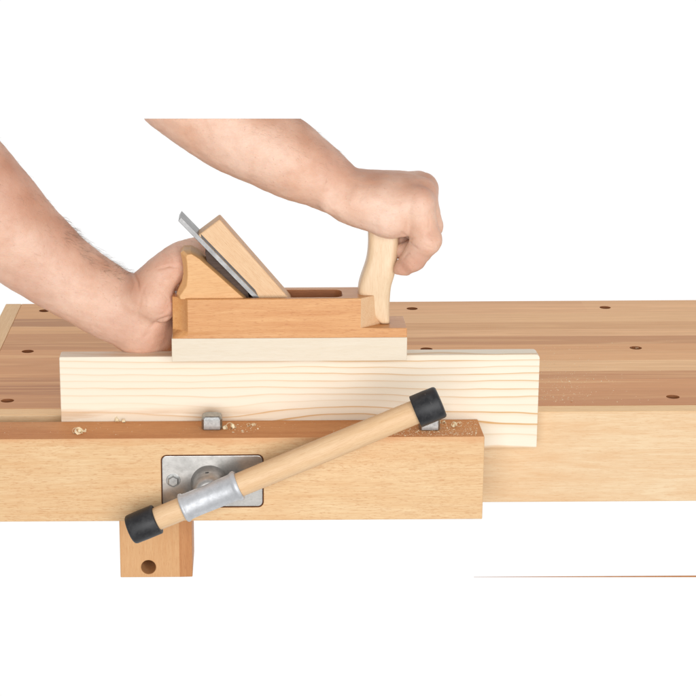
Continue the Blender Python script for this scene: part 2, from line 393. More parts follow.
for u in (173.3, 252.5):
    c = onY(u, 480.3, JF)
    bm = lathe((c[0], JF + 0.0006, c[2]), (0, -1, 0), [(0, 0.0068), (0.0008, 0.0068), (0.0010, 0.0064)], 32)
    bm2 = lathe((c[0], JF - 0.0003, c[2]), (0, -1, 0), [(0, 0.0056), (0.0032, 0.0056), (0.0042, 0.0046)], 6)
    me = bpy.data.meshes.new('t'); bm2.to_mesh(me); bm2.free(); bm.from_mesh(me); bpy.data.meshes.remove(me)
    link('bolt', bm, m_zinc, plate)
HY = -0.1100                          # plane in which the handle turns
aL, aR = onY(130.5, 530.0, HY), onY(440.5, 401.6, HY)
ax = aR - aL; LEN = np.linalg.norm(ax); ax = ax / LEN
def along(u, v):
    p = onY(u, v, HY); return float((p - aL) @ ax)
s_a, s_b = along(183, 506), along(237.6, 483.6)
hub = aL + ax * (s_a + s_b) / 2
hubY = Vector((hub[0], JF + 0.0004, hub[2]))
boss = link('screw_boss', lathe(hubY + Vector((-0.0022, 0, 0.0018)), (0, -1, 0), [(0, 0.0182), (0.002, 0.0176), (0.005, 0.0163), (0.010, 0.0155), (0.026, 0.0148), (0.0305, 0.0130), (0.032, 0.010)], 48), m_boss, vise)
cut(boss, [lathe(hubY + Vector((-0.003, -0.0105, 0.008)), (-0.12, -0.25, 1), [(0, 0.0020), (0.02, 0.0020)], 20)])
smooth_angle(boss, 60)
sl = s_b - s_a; r0 = 0.0129
prof = [(-0.001, 0.0118), (-0.001, r0 + 0.0006), (-0.0004, r0 + 0.0012), (0.0008, r0 + 0.0014), (0.0020, r0 + 0.0009), (0.0032, r0 + 0.0001), (0.006, r0 - 0.0002), (0.015, r0 - 0.0003), (sl / 2, r0 - 0.0001), (sl - 0.012, r0 + 0.0001), (sl - 0.0055, r0 + 0.0003), (sl - 0.0042, r0 + 0.0008), (sl - 0.0026, r0 + 0.0018), (sl - 0.0008, r0 + 0.0019), (sl + 0.001, r0 + 0.0008), (sl + 0.001, 0.0118)]
sock = link('handle_socket', lathe(aL + ax * s_a, ax, prof, 64), m_cast, vise)
smooth_angle(sock, 50)
bar = link('handle_bar', lathe(aL, ax, [(0.004, 0.0110), (LEN * 0.25, 0.0113), (LEN * 0.6, 0.0118), (LEN - 0.004, 0.0113)], 48), m_bar, vise)
smooth_angle(bar, 50)
def rubber_cap(t_in, t_out, r):
    dr = 1 if t_out > t_in else -1
    L = abs(t_out - t_in)
    pr = [(0, 0.0116), (0, r - 0.0006), (0.0006, r), (L * 0.5, r * 1.005), (L - 0.0025, r * 0.99), (L - 0.0009, r * 0.95), (L, r * 0.86), (L + 0.0003, r * 0.4)]
    o = link('rubber_cap', lathe(aL + ax * t_in, ax * dr, pr, 64), m_rubber, bar)
    smooth_angle(o, 48)
rubber_cap(along(156.5, 517.6), -0.0005, 0.0146)
rubber_cap(along(415.9, 413.2), LEN + 0.0005, 0.0157)

# ------------------------------------------------------------------ BENCH DOGS in the jaw
def bench_dog(u, v, label, ridged=False):
    p = onZ(u, v, 0.0); w, d, h, c = 0.0100, 0.0190, 0.0135, 0.0036
    plan = [(-w + c * 0.5, 0), (w - c * 0.5, 0), (w, c), (w, d - c), (w - c, d), (-w + c, d), (-w, d - c), (-w, c)]
    ctr = (0, d / 2)
    def ring(z, k): return [(p[0] + ctr[0] + (x - ctr[0]) * k, p[1] + ctr[1] + (y - ctr[1]) * k, z) for x, y in plan]
    o = link('bench_dog', loft([ring(0.0002, 1), ring(h - 0.003, 1), ring(h - 0.0008, 0.90), ring(h, 0.80)]), m_zinc, None, bevel=0.0005)
    tag(o, label, 'bench dog', 'square steel bench dogs in the vise jaw')
    return o
bench_dog(211.9, 430.3, 'square steel bench dog standing clear on the vise jaw above the metal plate')
bench_dog(430.0, 430.8, 'square steel bench dog half hidden behind the upper black cap of the vise bar')

# ------------------------------------------------------------------ PINE BOARD
ZB = 0.0660
BF, BB = -0.0213, -0.0004
x0, x1 = 0.0632, 0.5345
c_ = 0.003
pts = rrect(x0, x1, -0.0302, ZB, 0.0012, 3)
pts = [(x, z) for x, z in rrect(x0, x1, -0.0302, ZB, 0.0014, 3)]
# upper right corner is rounded off more
pts = [(x, z) if not (x > x1 - 0.002 and z > ZB - 0.002) else None for x, z in pts]
pts = [p for p in pts if p]
pts = [(x1 - 0.0045 + 0.0045 * math.cos(a), ZB - 0.0045 + 0.0045 * math.sin(a)) for a in [math.radians(k * 15) for k in range(7)]] + pts
board = link('pine_board', prism_y(pts, BF, BB), m_pine, None, bevel=0.0007)
tag(board, 'pale pine board with fine growth rings clamped upright in the vise under the plane', 'board')

# ------------------------------------------------------------------ HAND PLANE
plane = thing('wooden_hand_plane', 'wooden smoothing plane with pale sole, tall horn and slanted steel iron on the board edge', 'hand plane', (0.285, -0.0187, ZB))
PF, PB = -0.0424, 0.0050           # near and far cheeks
XL, XR = 0.1745, 0.4022
ZS, ZL, ZT = 0.0897, 0.0990, 0.1287
PC = (PF + PB) / 2
link('sole', box(XL, XR, PF, PB, ZB + 0.0003, ZS), m_sole, plane, bevel=0.0006)
# body: lower slab with stopped corner rounding at the heel, upper part bevelled to the toe
def corner(full, side):            # heel corner, side -1 near / +1 far, listed from heel face to cheek
    cx_, cy_ = 0.0150, 0.0125
    out = []
    for k in range(7):
        a = k / 6
        if full: q = (0, cy_ * (1 - 2 * a)) if a < 0.5 else (cx_ * (2 * a - 1), 0)
        else: q = (cx_ * a + 0.0016 * math.sin(a * math.pi), cy_ * (1 - a) - 0.0004 + 0.0016 * math.sin(a * math.pi))
        y = (PF + q[1]) if side < 0 else (PB - q[1])
        out.append((XL + 0.0008 + q[0], y))
    return out
def ringz(z, full, xf, bev):
    near = corner(full, -1); far = corner(full, 1)
    if bev: toe = [(0.3571, PF), (0.3690, PF + 0.0108), (0.3812, PF + 0.0212), (0.3812, PB - 0.0212), (0.3690, PB - 0.0108), (0.3571, PB)]
    else: toe = [(0.3571, PF), (0.3800, PF), (xf, PF), (xf, PB), (0.3800, PB), (0.3571, PB)]
    return [(x, y, z) for x, y in near + toe + far[::-1]]
zs = [(ZS, True), (ZS + 0.0008, True), (ZS + 0.0068, False), (ZL, False)]
body = link('body', loft([ringz(z, f, XR - 0.0004, False) for z, f in zs]), m_body, plane)
upper = loft([ringz(ZL, False, 0, True), ringz(ZT - 0.0006, False, 0, True), [(x + (0.0006 if x < 0.2 else -0.0004), PC + (y - PC) * 0.985, ZT) for x, y, z in ringz(ZT, False, 0, True)]])
cut(body, [upper], 'UNION')
# throat: long slot with a round end
sx0, sx1, sy0, sy1 = 0.196, 0.3455, -0.0370, -0.0055
slot = []
rr = 0.008
for cx_, cy_, a0 in ((sx1 - rr, sy1 - rr, 0), (sx0 + rr, sy1 - rr, 90), (sx0 + rr, sy0 + rr, 180), (sx1 - rr, sy0 + rr, 270)):
    for k in range(7):
        a = math.radians(a0 + 15 * k); slot.append((cx_ + rr * math.cos(a), cy_ + rr * math.sin(a)))
cut(body, [loft([[(x + (z < 0.11) * -0.012 * (x > 0.3), y, z) for x, y in slot] for z in (0.1035, 0.15)])])
body.data.materials.append(m_recess)
for p_ in body.data.polygons:
    c_ = p_.center
    if sx0 - 0.001 < c_.x < sx1 + 0.001 and sy0 - 0.0006 < c_.y < sy1 + 0.0006 and 0.102 < c_.z < ZT - 0.0004: p_.material_index = 1  # slot walls coloured dark for the shade inside
body.data.materials.append(m_sheen)
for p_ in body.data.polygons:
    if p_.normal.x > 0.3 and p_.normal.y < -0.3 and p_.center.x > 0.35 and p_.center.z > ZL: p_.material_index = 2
smooth_angle(body, 30)
b = body.modifiers.new('bevel', 'BEVEL'); b.width = 0.0009; b.segments = 2; b.limit_method = 'ANGLE'; b.angle_limit = math.radians(50)

# heel block
def XZ(u, v, y): p = onY(u, v, y); return (p[0], p[2])
HB = -0.0385
out_px = [(180.2, 254.2), (183.0, 252.0), (190.5, 252.3), (195.0, 254.5), (200, 258), (220, 275.5), (246.5, 299.5), (206, 299.5), (176.8, 299.5), (176.4, 295.5), (178.2, 291), (181.5, 284.5), (183.0, 276), (182.8, 267), (181.6, 260)]
in_px = [(186.0, 257.2), (187.2, 255.0), (191.5, 254.3), (195.4, 256.6), (199.8, 259.6), (219.5, 276.8), (244.8, 299.5), (206, 299.5), (180.5, 299.5), (179.6, 296.2), (182.5, 292.3), (186.5, 286), (187.6, 277), (187.4, 268), (187.0, 262)]
ro = [XZ(u, v, HB) for u, v in out_px]; ri = [XZ(u, v, HB) for u, v in in_px]
ys = [HB, HB + 0.0015, HB + 0.0075]; far = 2 * PC - HB
rings = []
for k, y in ((0, ys[0]), (1, ys[2]), (1, 2 * PC - ys[2]), (0, 2 * PC - ys[0])):
    rings.append([(a[0] * k + c[0] * (1 - k), y, a[1] * k + c[1] * (1 - k)) for a, c in zip(ro, ri)])
heel = link('heel_block', loft(rings), m_heel, plane, bevel=0.0005); smooth_angle(heel, 24)
link('bed', prism_y([XZ(u, v, HB) for u, v in [(207, 264.5), (205, 255.5), (207, 252.2), (247.5, 293.5), (250, 303), (240, 303), (222, 278)]], HB + 0.0095, 2 * PC - HB - 0.0095), m_bed, plane)

# iron and cap iron, wedge
IY = -0.0345; IW = 0.0300
def slab(pxs, y0, y1, name, mat, par, bev=0.0003):
    return link(name, prism_y([XZ(u, v, y0) for u, v in pxs], y0, y1), mat, par, bevel=bev)
d = np.array([0.698, 0.716]); nrm = np.array([0.716, -0.698])     # on screen: down the iron, and up off its face
p0 = np.array([178.3, 221.0])
def q(t, n): return tuple(p0 + d * t + nrm * n)
iron = slab([q(0, 0), q(-1.2, 4.6), q(118, 4.6), q(122, 0)], IY, IY + IW, 'iron', m_iron, plane)
slab([q(28, 5.0), q(25, 7.0), q(103, 6.8), q(109, 5.0)], IY + 0.0004, IY + IW - 0.0004, 'cap_iron', m_capiron, iron)
WY = -0.0335
wedge = link('wedge', loft([[(XZ(u, v, WY)[0], y, XZ(u, v, WY)[1]) for u, v in pp] for y, pp in (
    (WY, [(196.6, 236.4), (219.6, 219.2), (290.5, 300), (296, 311), (276, 311), (260.5, 302)]),
    (WY + 0.0265, [(196.6, 236.4), (219.6, 219.2), (290.5, 300), (296, 311), (276, 311), (260.5, 302)]))]), m_wedge, plane, bevel=0.0016, seg=3)

# horn
HYc = PC
hs = [(323, 379.5, 389.4), (308.6, 366, 389.3), (297, 358.4, 389.6), (290, 357.6, 390.2), (284, 358.3, 391.0), (278.7, 359.6, 392.9), (272, 361.8, 394.8), (264, 364.8, 396.6), (256, 367.0, 397.6), (247, 367.9, 398.2), (238, 368.3, 398.5), (230, 367.6, 398.8), (226, 368.5, 397.5), (224, 372, 394)]
rings = []
for i, (v, ul, ur) in enumerate(hs):
    a = onY(ul, v, HYc); c = onY(ur, v, HYc)
    cx_, hw = (a[0] + c[0]) / 2, (c[0] - a[0]) / 2
    hd = 0.0112 if i < len(hs) - 2 else (0.0095 if i == len(hs) - 2 else 0.007)
    hd *= 1 + 0.12 * math.sin((v - 240) / 60 * math.pi)
    ring = []
    for k in range(48):
        th = 2 * math.pi * k / 48; ct, st = math.cos(th), math.sin(th); e = 2 / 3.8
        ring.append((cx_ + hw * math.copysign(abs(ct) ** e, ct), HYc + hd * math.copysign(abs(st) ** e, st), (a[2] + c[2]) / 2))
    rings.append(ring)
rings[0] = [(x, y, ZL + 0.0003) for x, y, z in rings[0]]; rings.insert(0, list(rings[0])); rings[1] = [(x, y, z + 0.0004) for x, y, z in rings[1]]
horn = link('horn', loft(rings), m_horn, plane, smooth=True)
sub = horn.modifiers.new('sub', 'SUBSURF'); sub.levels = 1; sub.render_levels = 1
smooth_angle(horn, 50)

# ------------------------------------------------------------------ PERSON: two forearms and hands, grown as smooth implicit surfaces (mm)
def smin(a, b, k):
    h = np.clip(0.5 + 0.5 * (b - a) / k, 0, 1)
    return b * (1 - h) + a * h - k * h * (1 - h)
class Field:
    def __init__(s, lo, hi, h):
        s.lo = np.array(lo, float); s.h = h
        s.n = np.ceil((np.array(hi, float) - s.lo) / h).astype(int) + 1
        s.f = np.full(s.n, 400.0, np.float32)
        s.ax = [(s.lo[i] + h * np.arange(s.n[i])).astype(np.float32) for i in range(3)]
    def like(s):
        o = Field.__new__(Field); o.lo, o.h, o.n, o.ax = s.lo, s.h, s.n, s.ax; o.f = np.full(s.n, 400.0, np.float32); return o
    def win(s, lo, hi):
        i0 = np.clip(np.floor((lo - s.lo) / s.h).astype(int), 0, s.n - 1); i1 = np.clip(np.ceil((hi - s.lo) / s.h).astype(int) + 1, 1, s.n)
        return tuple(slice(a, max(a + 1, c)) for a, c in zip(i0, i1))
    def put(s, lo, hi, fn, k):
        w = s.win(np.array(lo) - k - 8, np.array(hi) + k + 8)
        X, Y, Z = s.ax[0][w[0]][:, None, None], s.ax[1][w[1]][None, :, None], s.ax[2][w[2]][None, None, :]
        s.f[w] = smin(s.f[w], fn(X, Y, Z).astype(np.float32), k)
    def cone(s, a, b, ra, rb, k=6, sy=1.0):
        a = np.array(a, float); b = np.array(b, float); ba = b - a; bb = ba[0] ** 2 + (ba[1] / sy) ** 2 + ba[2] ** 2
        r = max(ra, rb) * max(1, sy)
        def fn(X, Y, Z):
            x, y, z = X - a[0], (Y - a[1]) / sy, Z - a[2]
            h = np.clip((x * ba[0] + y * ba[1] / sy + z * ba[2]) / bb, 0, 1)
            return np.sqrt((x - h * ba[0]) ** 2 + (y - h * ba[1] / sy) ** 2 + (z - h * ba[2]) ** 2) - (ra + (rb - ra) * h)
        s.put(np.minimum(a, b) - r, np.maximum(a, b) + r, fn, k)
    def chain(s, pts, k=5, sy=1.0):
        for (a, ra), (b, rb) in zip(pts, pts[1:]): s.cone(a, b, ra, rb, k, sy)
    def spline(s, pts, sy, n=10):
        C = np.array([list(p) + [r] for p, r in pts], float); m = len(C)
        E = np.vstack([2 * C[0] - C[1], C, 2 * C[-1] - C[-2]])
        out = []
        for i in range(m - 1):
            a, b, c, d_ = E[i:i + 4]
            for t in np.arange(n) / n:
                out.append(0.5 * (2 * b + (c - a) * t + (2 * a - 5 * b + 4 * c - d_) * t * t + (3 * b - a - 3 * c + d_) * t ** 3))
        out.append(C[-1]); q = [(o[:3], o[3]) for o in out]
        sy_ = sy if isinstance(sy, tuple) else (sy, sy)
        for j, ((a, ra), (b, rb)) in enumerate(zip(q, q[1:])):
            s.cone(a, b, ra, rb, 0.4, sy_[0] + (sy_[1] - sy_[0]) * j / max(1, len(q) - 2))
    def ball(s, c, r, k=8, R=None):
        c = np.array(c, float); r = np.array(r, float)
        R = np.eye(3) if R is None else R
        def fn(X, Y, Z):
            x, y, z = X - c[0], Y - c[1], Z - c[2]
            l = [R[i][0] * x + R[i][1] * y + R[i][2] * z for i in range(3)]
            k0 = np.sqrt(sum((l[i] / r[i]) ** 2 for i in range(3))); k1 = np.sqrt(sum((l[i] / r[i] ** 2) ** 2 for i in range(3))) + 1e-6
            return k0 * (k0 - 1) / k1
        s.put(c - max(r), c + max(r), fn, k)
    def join(s, o, k): s.f = smin(s.f, o.f, k)
    def mesh(s):
        f = s.f; n = s.n; sg = f < 0
        c = [sg[i:n[0] - 1 + i, j:n[1] - 1 + j, k:n[2] - 1 + k] for i in (0, 1) for j in (0, 1) for k in (0, 1)]
        cnt = sum(x.astype(np.uint8) for x in c)
        mask = (cnt > 0) & (cnt < 8)
        idx = np.full(mask.shape, -1, np.int64); cells = np.argwhere(mask); idx[mask] = np.arange(len(cells))
        acc = np.zeros((len(cells), 3)); num = np.zeros(len(cells))
        for axis in range(3):
            o1, o2 = [a for a in range(3) if a != axis]
            for p in (0, 1):
                for r in (0, 1):
                    A_ = cells.copy(); A_[:, o1] += p; A_[:, o2] += r; B_ = A_.copy(); B_[:, axis] += 1
                    fa = f[tuple(A_.T)]; fb = f[tuple(B_.T)]; cr = (fa < 0) != (fb < 0)
                    t = np.where(cr, fa / np.where(cr, fa - fb, 1), 0)
                    pos = A_.astype(float); pos[:, axis] += t
                    acc[cr] += pos[cr]; num[cr] += 1
        V = s.lo + s.h * acc / num[:, None]
        Q = []
        for axis in range(3):
            o1, o2 = (axis + 1) % 3, (axis + 2) % 3
            sl0 = [slice(None)] * 3; sl1 = [slice(None)] * 3; sl0[axis] = slice(0, -1); sl1[axis] = slice(1, None)
            ch = np.argwhere(sg[tuple(sl0)] != sg[tuple(sl1)])
            ok = (ch[:, o1] > 0) & (ch[:, o2] > 0) & (ch[:, o1] < n[o1] - 1) & (ch[:, o2] < n[o2] - 1); ch = ch[ok]
            inside = sg[tuple(ch.T)]
            qs = []
            for da, db in ((-1, -1), (0, -1), (0, 0), (-1, 0)):
                e = ch.copy(); e[:, o1] += da; e[:, o2] += db; qs.append(idx[tuple(e.T)])
            qd = np.stack(qs, 1); qd[~inside] = qd[~inside][:, ::-1]; Q.append(qd)
        return V, np.concatenate(Q)
def P(u, v, y):                      # photograph point at depth y (mm)
    return onY(u, v, y / 1000.0) * 1000.0

def left_arm():                      # the arm pushing the heel
    F = Field((-330, -80, 20), (290, 85, 560), 1.25)
    F.spline([(P(-225, -35, -8), 60), (P(-170, 40, -7), 60), (P(-125, 98, -6), 61.5), (P(-84, 144, -4), 62), (P(-42, 185, -2), 59), (P(-12, 213, 0), 53.5), (P(16, 237, 2), 47), (P(44, 259, 4), 42), (P(69, 278, 5), 38.8), (P(100, 298, 6), 36.6), (P(126, 313, 8), 34.5)], 0.88, 6)
    # palm
    F.ball(P(146, 318, 14), (27, 29, 33), 12)
    F.ball(P(152, 333, 18), (24, 24, 23), 10)                      # hypothenar
    F.cone(P(136, 300, 0), P(160, 286, 34), 24, 15, 12)
    F.cone(P(140, 315, 5), P(166, 300, 44), 24, 14, 12)
    F.cone(P(140, 328, 8), P(164, 322, 44), 22, 13, 12)
    F.cone(P(140, 334, 12), P(158, 340, 40), 20, 12, 12)
    # thumb root and thenar mound
    T = F.like()
    T.spline([(P(140, 298, -6), 22.5), (P(157, 279, -10), 19.5), (P(174, 264.5, -7), 17.6), (P(191, 253.5, 6), 15.3), (P(208, 250.5, 22), 11.8), (P(222, 256, 30), 9.0), (P(229, 260, 31), 6.5)], 1.0, 6)
    T.ball(P(154, 300, -16), (19, 18, 24), 9, np.array([[0.8, 0, 0.6], [0, 1, 0], [-0.6, 0, 0.8]]))
    F.join(T, 5)
    F.ball(P(174, 292, 14), (8, 9, 9), 5)
    # fingers laid along the far cheek
    for mcp, pts in (((170, 37, 118), [((184, 37, 116), 11), ((214, 25, 114), 9.8), ((238, 17, 112), 9), ((252, 14.5, 110), 7.6)]),
                     ((170, 44, 101), [((185, 41, 99), 11), ((220, 28, 97), 9.8), ((246, 17.5, 95), 9), ((262, 14.5, 94), 7.6)]),
                     ((166, 44, 82), [((182, 40, 81), 10.5), ((215, 27, 79), 9.4), ((240, 17, 77.5), 8.6), ((254, 14.2, 76.5), 7.3)]),
                     ((160, 40, 64), [((174, 36, 63), 9.5), ((202, 25, 61.5), 8.4), ((221, 16.5, 60.5), 7.6), ((232, 13.6, 60), 6.5)])):
        G = F.like(); G.chain([(mcp, 13)] + pts, 2.5); F.join(G, 3.5)
    return F
def right_arm():                     # the arm holding the horn
    F = Field((90, -85, 150), (460, 60, 345), 1.25)
    F.spline([(P(145, 45, -10), 40), (P(169, 83, -11), 40), (P(190, 101, -12), 41), (P(221, 121.5, -14), 41.5), (P(247, 135.5, -15), 41), (P(268, 146.5, -17), 39.5), (P(290, 159, -18), 36.5), (P(311, 171.5, -19), 32.2), (P(330, 183, -19), 27.5), (P(346, 191.5, -19), 24.3), (P(366, 198.5, -19), 25.5)], (0.92, 1.25), 6)
    # back of the hand and heel of the palm
    F.ball(P(392, 199, -18), (40, 37, 25.5), 10)
    for a, b_, ra, rb in ((P(360, 201, -36), P(418, 203, -47), 21, 15.5), (P(360, 196, -26), P(421, 195, -29), 20, 15.5), (P(360, 194, -10), P(422, 188.5, -8), 20, 15.5), (P(360, 192, 4), P(418, 187, 14), 19, 15)):
        F.cone(a, b_, ra, rb, 9)
    F.cone(P(348, 203, -34), P(390, 216, -42), 18, 21.5, 9)        # hypothenar
    F.cone(P(390, 216, -42), P(404, 224, -42), 20, 11, 6)
    # ulna head
    F.ball(P(333, 203, -44), (11, 8, 9), 9)
    # thumb down the far side
    T = F.like(); T.chain([(P(368, 200, 10), 17), (P(388, 208, 26), 14), (P(398, 226, 24), 11.5), (P(404, 243, 12), 10), (P(406, 250, 6), 8)], 5); F.join(T, 5)
    # fingers
    for pts in ([(P(417, 203, -47), 15.5), (P(426.5, 240, -47), 14.2), (P(413.5, 259.5, -39), 11.3), (P(403, 268, -33), 8.2), (P(400.5, 270, -31), 6.8)],
                [(P(421, 195, -29), 15.5), (P(429, 227, -28), 12.8), (P(420, 247, -25), 11), (P(404, 251, -22), 9)],
                [(P(422, 189, -8), 15), (P(427.5, 219, -8), 12.5), (P(418, 238, -9), 11), (P(402, 242, -12), 9)],
                [(P(418, 187, 14), 14), (P(422, 214, 12), 12), (P(413, 232, 6), 10.5), (P(402, 238, -1), 8.5)]):
        G = F.like(); G.chain(pts, 3.0); F.join(G, 3.0)
    return F

CREASE = [  # photograph polylines of skin folds: depth mm, width mm
    ([(133, 273), (137, 281), (139, 290)], 1.6, 1.6), ([(150, 328), (160, 321), (172, 316)], 2.2, 2.0), ([(153, 330), (146, 336), (140, 343)], 0.7, 2.0),
    ([(158, 269), (170, 266), (181, 268)], 1.4, 1.2), ([(163, 293), (168, 299), (165, 306)], 0.5, 1.3), ([(141, 300), (138, 312), (137, 326)], 0.7, 1.6),
    ([(147, 283), (142, 292), (140, 302)], 0.4, 1.5), ([(158, 275), (166, 280), (176, 279)], 0.35, 1.2), ([(160, 309), (166, 309), (172, 305)], 0.5, 1.2),
    ([(143, 291), (146, 300), (145, 309)], 0.45, 1.2), ([(137, 318), (142, 327), (141, 336)], 0.5, 1.3), ([(131, 318), (133, 330), (131, 341)], 0.35, 1.4),
    ([(152, 262), (160, 268), (169, 271)], 0.5, 1.3), ([(167, 252), (172, 257), (174, 263)], 0.4, 1.1), ([(155, 316), (162, 314), (169, 309)], 0.5, 1.2), ([(158, 338), (164, 334), (171, 333)], 0.5, 1.5),
    ([(426, 237), (432, 240), (438, 241)], 0.7, 0.9), ([(426, 232), (432, 235), (438, 235)], 0.6, 0.9), ([(423, 243), (428, 247), (433, 248)], 0.6, 0.9), ([(407, 262), (411, 265), (414, 270)], 0.45, 0.9),
    ([(345, 177), (362, 182), (382, 180), (400, 184)], -0.55, 2.0), ([(36, 258), (64, 280), (92, 291), (114, 300)], -0.5, 2.2), ([(290, 150), (312, 160), (330, 172)], -0.4, 2.2), ([(415, 190), (411, 200), (410, 210)], 0.35, 1.8), ([(366, 178), (374, 186), (377, 196)], 0.3, 1.8), ([(357, 176), (362, 186), (361, 198)], 0.3, 1.8), ([(380, 205), (392, 212), (404, 214)], 0.35, 2.2),
    ([(402, 232.5), (406, 236.5), (410.5, 239), (414, 238)], 1.5, 1.1), ([(429, 217), (429.5, 222), (428.5, 228)], 0.7, 1.0), ([(409, 242), (413, 246), (419, 249)], 1.2, 1.2),
    ([(425, 219), (424, 226), (426, 232)], 0.4, 1.0), ([(410, 252), (406, 255), (404, 259)], 0.7, 1.0), ([(417, 212), (419, 217), (418, 221)], 0.3, 1.0),
    ([(322, 207), (330, 210), (338, 216)], 0.5, 2.0), ([(414, 178), (418, 181), (420, 186)], 0.3, 1.4), ([(326, 196), (332, 203), (335, 211)], 0.35, 1.4)]
FLUSH = [((420, 265), 16, 0.8), ((405, 268), 12, 0.9), ((428, 190), 14, 0.5), ((432, 235), 10, 0.5), ((165, 340), 18, 0.8), ((170, 262), 16, 0.7), ((165, 310), 12, 0.7), ((135, 290), 14, 0.4), ((60, 240), 30, 0.35), ((10, 190), 40, 0.6), ((335, 165), 22, 0.4), ((150, 345), 16, 0.6), ((120, 330), 24, 0.4), ((30, 285), 30, 0.35)]
TAN_SHADE = [[([(-60, 80), (0, 146), (45, 206), (95, 250), (128, 272)], 26)], [([(270, 112), (300, 122), (330, 150), (355, 170), (395, 176), (424, 182)], 19)]]  # dorsal tan plus top-side shade, painted along each arm's upper outline
def seg_dist(p, a, b):
    a = np.array(a, float); b = np.array(b, float); ba = b - a
    h = np.clip(((p - a) @ ba) / (ba @ ba), 0, 1)
    return np.linalg.norm(p - a - h[:, None] * ba, axis=1), h

bmP = bmesh.new()
flush_layer = None
Vs, Qs, off = [], [], 0
for k, F in enumerate((left_arm(), right_arm())):
    V, Q = F.mesh()
    V = V / 1000.0
    me = bpy.data.meshes.new('t'); me.from_pydata(V.tolist(), [], Q.tolist()); me.update()
    if k == 1:                       # the sleeve-side end of the far arm: a straight cut at the edge of what is shown
        bm = bmesh.new(); bm.from_mesh(me)
        pa = Vector(onY(150, 118.6, -0.015)); dirv = Vector(ray(200, 118.6))
        nn = Vector(cR).cross(dirv).normalized()
        if nn.z < 0: nn = -nn
        g = bm.verts[:] + bm.edges[:] + bm.faces[:]
        r = bmesh.ops.bisect_plane(bm, geom=g, plane_co=pa, plane_no=nn, clear_outer=True, dist=1e-6)
        es = [e for e in bm.edges if e.is_boundary]
        if es: bmesh.ops.holes_fill(bm, edges=es, sides=0)
        bm.to_mesh(me); bm.free()
    else:
        bm = bmesh.new(); bm.from_mesh(me)
        es = [e for e in bm.edges if e.is_boundary]
        if es: bmesh.ops.holes_fill(bm, edges=es, sides=0)
        bm.to_mesh(me); bm.free()
    me.update()
    n = len(me.vertices)
    co = np.empty(n * 3); me.vertices.foreach_get('co', co); co = co.reshape(-1, 3)
    no = np.empty(n * 3); me.vertices.foreach_get('normal', no); no = no.reshape(-1, 3)
    px = proj(co); view = (no @ (CAM - np.array([0.2, 0, 0.1])))   # >0 faces the open side
    facing = np.clip(-(no @ cF) * 3, 0, 1)
    dsp = np.zeros(n)
    for line, dep, wid in CREASE:
        dm = np.full(n, 1e9); tt = np.zeros(n); L = len(line) - 1
        for i in range(L):
            dd, h = seg_dist(px, line[i], line[i + 1]); m = dd < dm; dm[m] = dd[m]; tt[m] = (i + h[m]) / L
        dsp -= dep * np.exp(-(dm / wid) ** 2) * (0.35 + 0.65 * np.sin(np.clip(tt, 0.02, 0.98) * np.pi)) * facing
    for i in range(n):
        c = Vector(co[i])
        dsp[i] += 1.0 * mnoise.noise(c * 38) + 0.5 * mnoise.noise(c * 110 + Vector((5, 3, 1))) + 0.16 * mnoise.noise(c * 320)
    top_cut = np.zeros(n, bool)
    if k == 1: top_cut = np.abs((co - np.array(pa)) @ np.array(nn)) < 0.0012
    dsp[top_cut] = 0
    co2 = co + no * (dsp / 1000.0)[:, None]
    fl = np.zeros(n)
    for c, r, a in FLUSH: fl = np.maximum(fl, a * np.exp(-(np.linalg.norm(px - np.array(c), axis=1) / r) ** 2))
    tan_shade = np.zeros(n)
    for line, wid in TAN_SHADE[k]:
        dm = np.min([seg_dist(px, a_, b_)[0] for a_, b_ in zip(line, line[1:])], axis=0); tan_shade = np.maximum(tan_shade, np.exp(-(dm / wid) ** 2))
    for i in range(n): tan_shade[i] *= 0.85 + 0.5 * mnoise.noise(Vector(co[i]) * 45)
    faces = [tuple(off + i for i in p.vertices) for p in me.polygons]
    Vs.append(np.c_[co2, fl, no, tan_shade]); Qs += faces; off += n
    bpy.data.meshes.remove(me)
AV = np.concatenate(Vs)
pm = bpy.data.meshes.new('person'); pm.from_pydata(AV[:, :3].tolist(), [], Qs); pm.update()
at = pm.attributes.new('flush', 'FLOAT', 'POINT'); at.data.foreach_set('value', AV[:, 3].astype(np.float32))
at = pm.attributes.new('tan', 'FLOAT', 'POINT'); at.data.foreach_set('value', AV[:, 7].astype(np.float32))
pm.materials.append(m_skin)
for p in pm.polygons: p.use_smooth = len(p.vertices) <= 5
person = bpy.data.objects.new('person', pm); COL.objects.link(person)
tag(person, 'bare forearms and hands pushing the plane, one gripping its horn', 'person')

# hair on the forearms: short fine strands lying down the arm
bm = bmesh.new()
cand_px = proj(AV[:, :3]); nz = AV[:, 4:7]
def strands(sel, count, ddir, lmin, lmax, lift, rad):
    ids = np.nonzero(sel)[0]
    if len(ids) == 0: return
    for i in rng.choice(ids, count):
        p = Vector(AV[i, :3]); n = Vector(AV[i, 4:7]); dd = Vector(ddir) + Vector(rng.normal(0, 0.35, 3))
        t = (dd - n * dd.dot(n)).normalized(); L = rng.uniform(lmin, lmax); lf = lift * rng.uniform(0.3, 1.5)
        pts = [p - n * 0.0003, p + t * L * 0.35 + n * lf * L * 0.55, p + t * L * 0.7 + n * lf * L * 0.85, p + t * L + n * lf * L * 0.8]
        prev = None
        for j, c in enumerate(pts):
            r = rad * (1 - 0.8 * j / 3); s_ = t.cross(n).normalized()
            ring = [bm.verts.new(c + (s_ * math.cos(a) + n * math.sin(a)) * r) for a in (0, 2.094, 4.189)]
            if prev:
                for m_ in range(3): bm.faces.new((prev[m_], prev[(m_ + 1) % 3], ring[(m_ + 1) % 3], ring[m_]))
            prev = ring
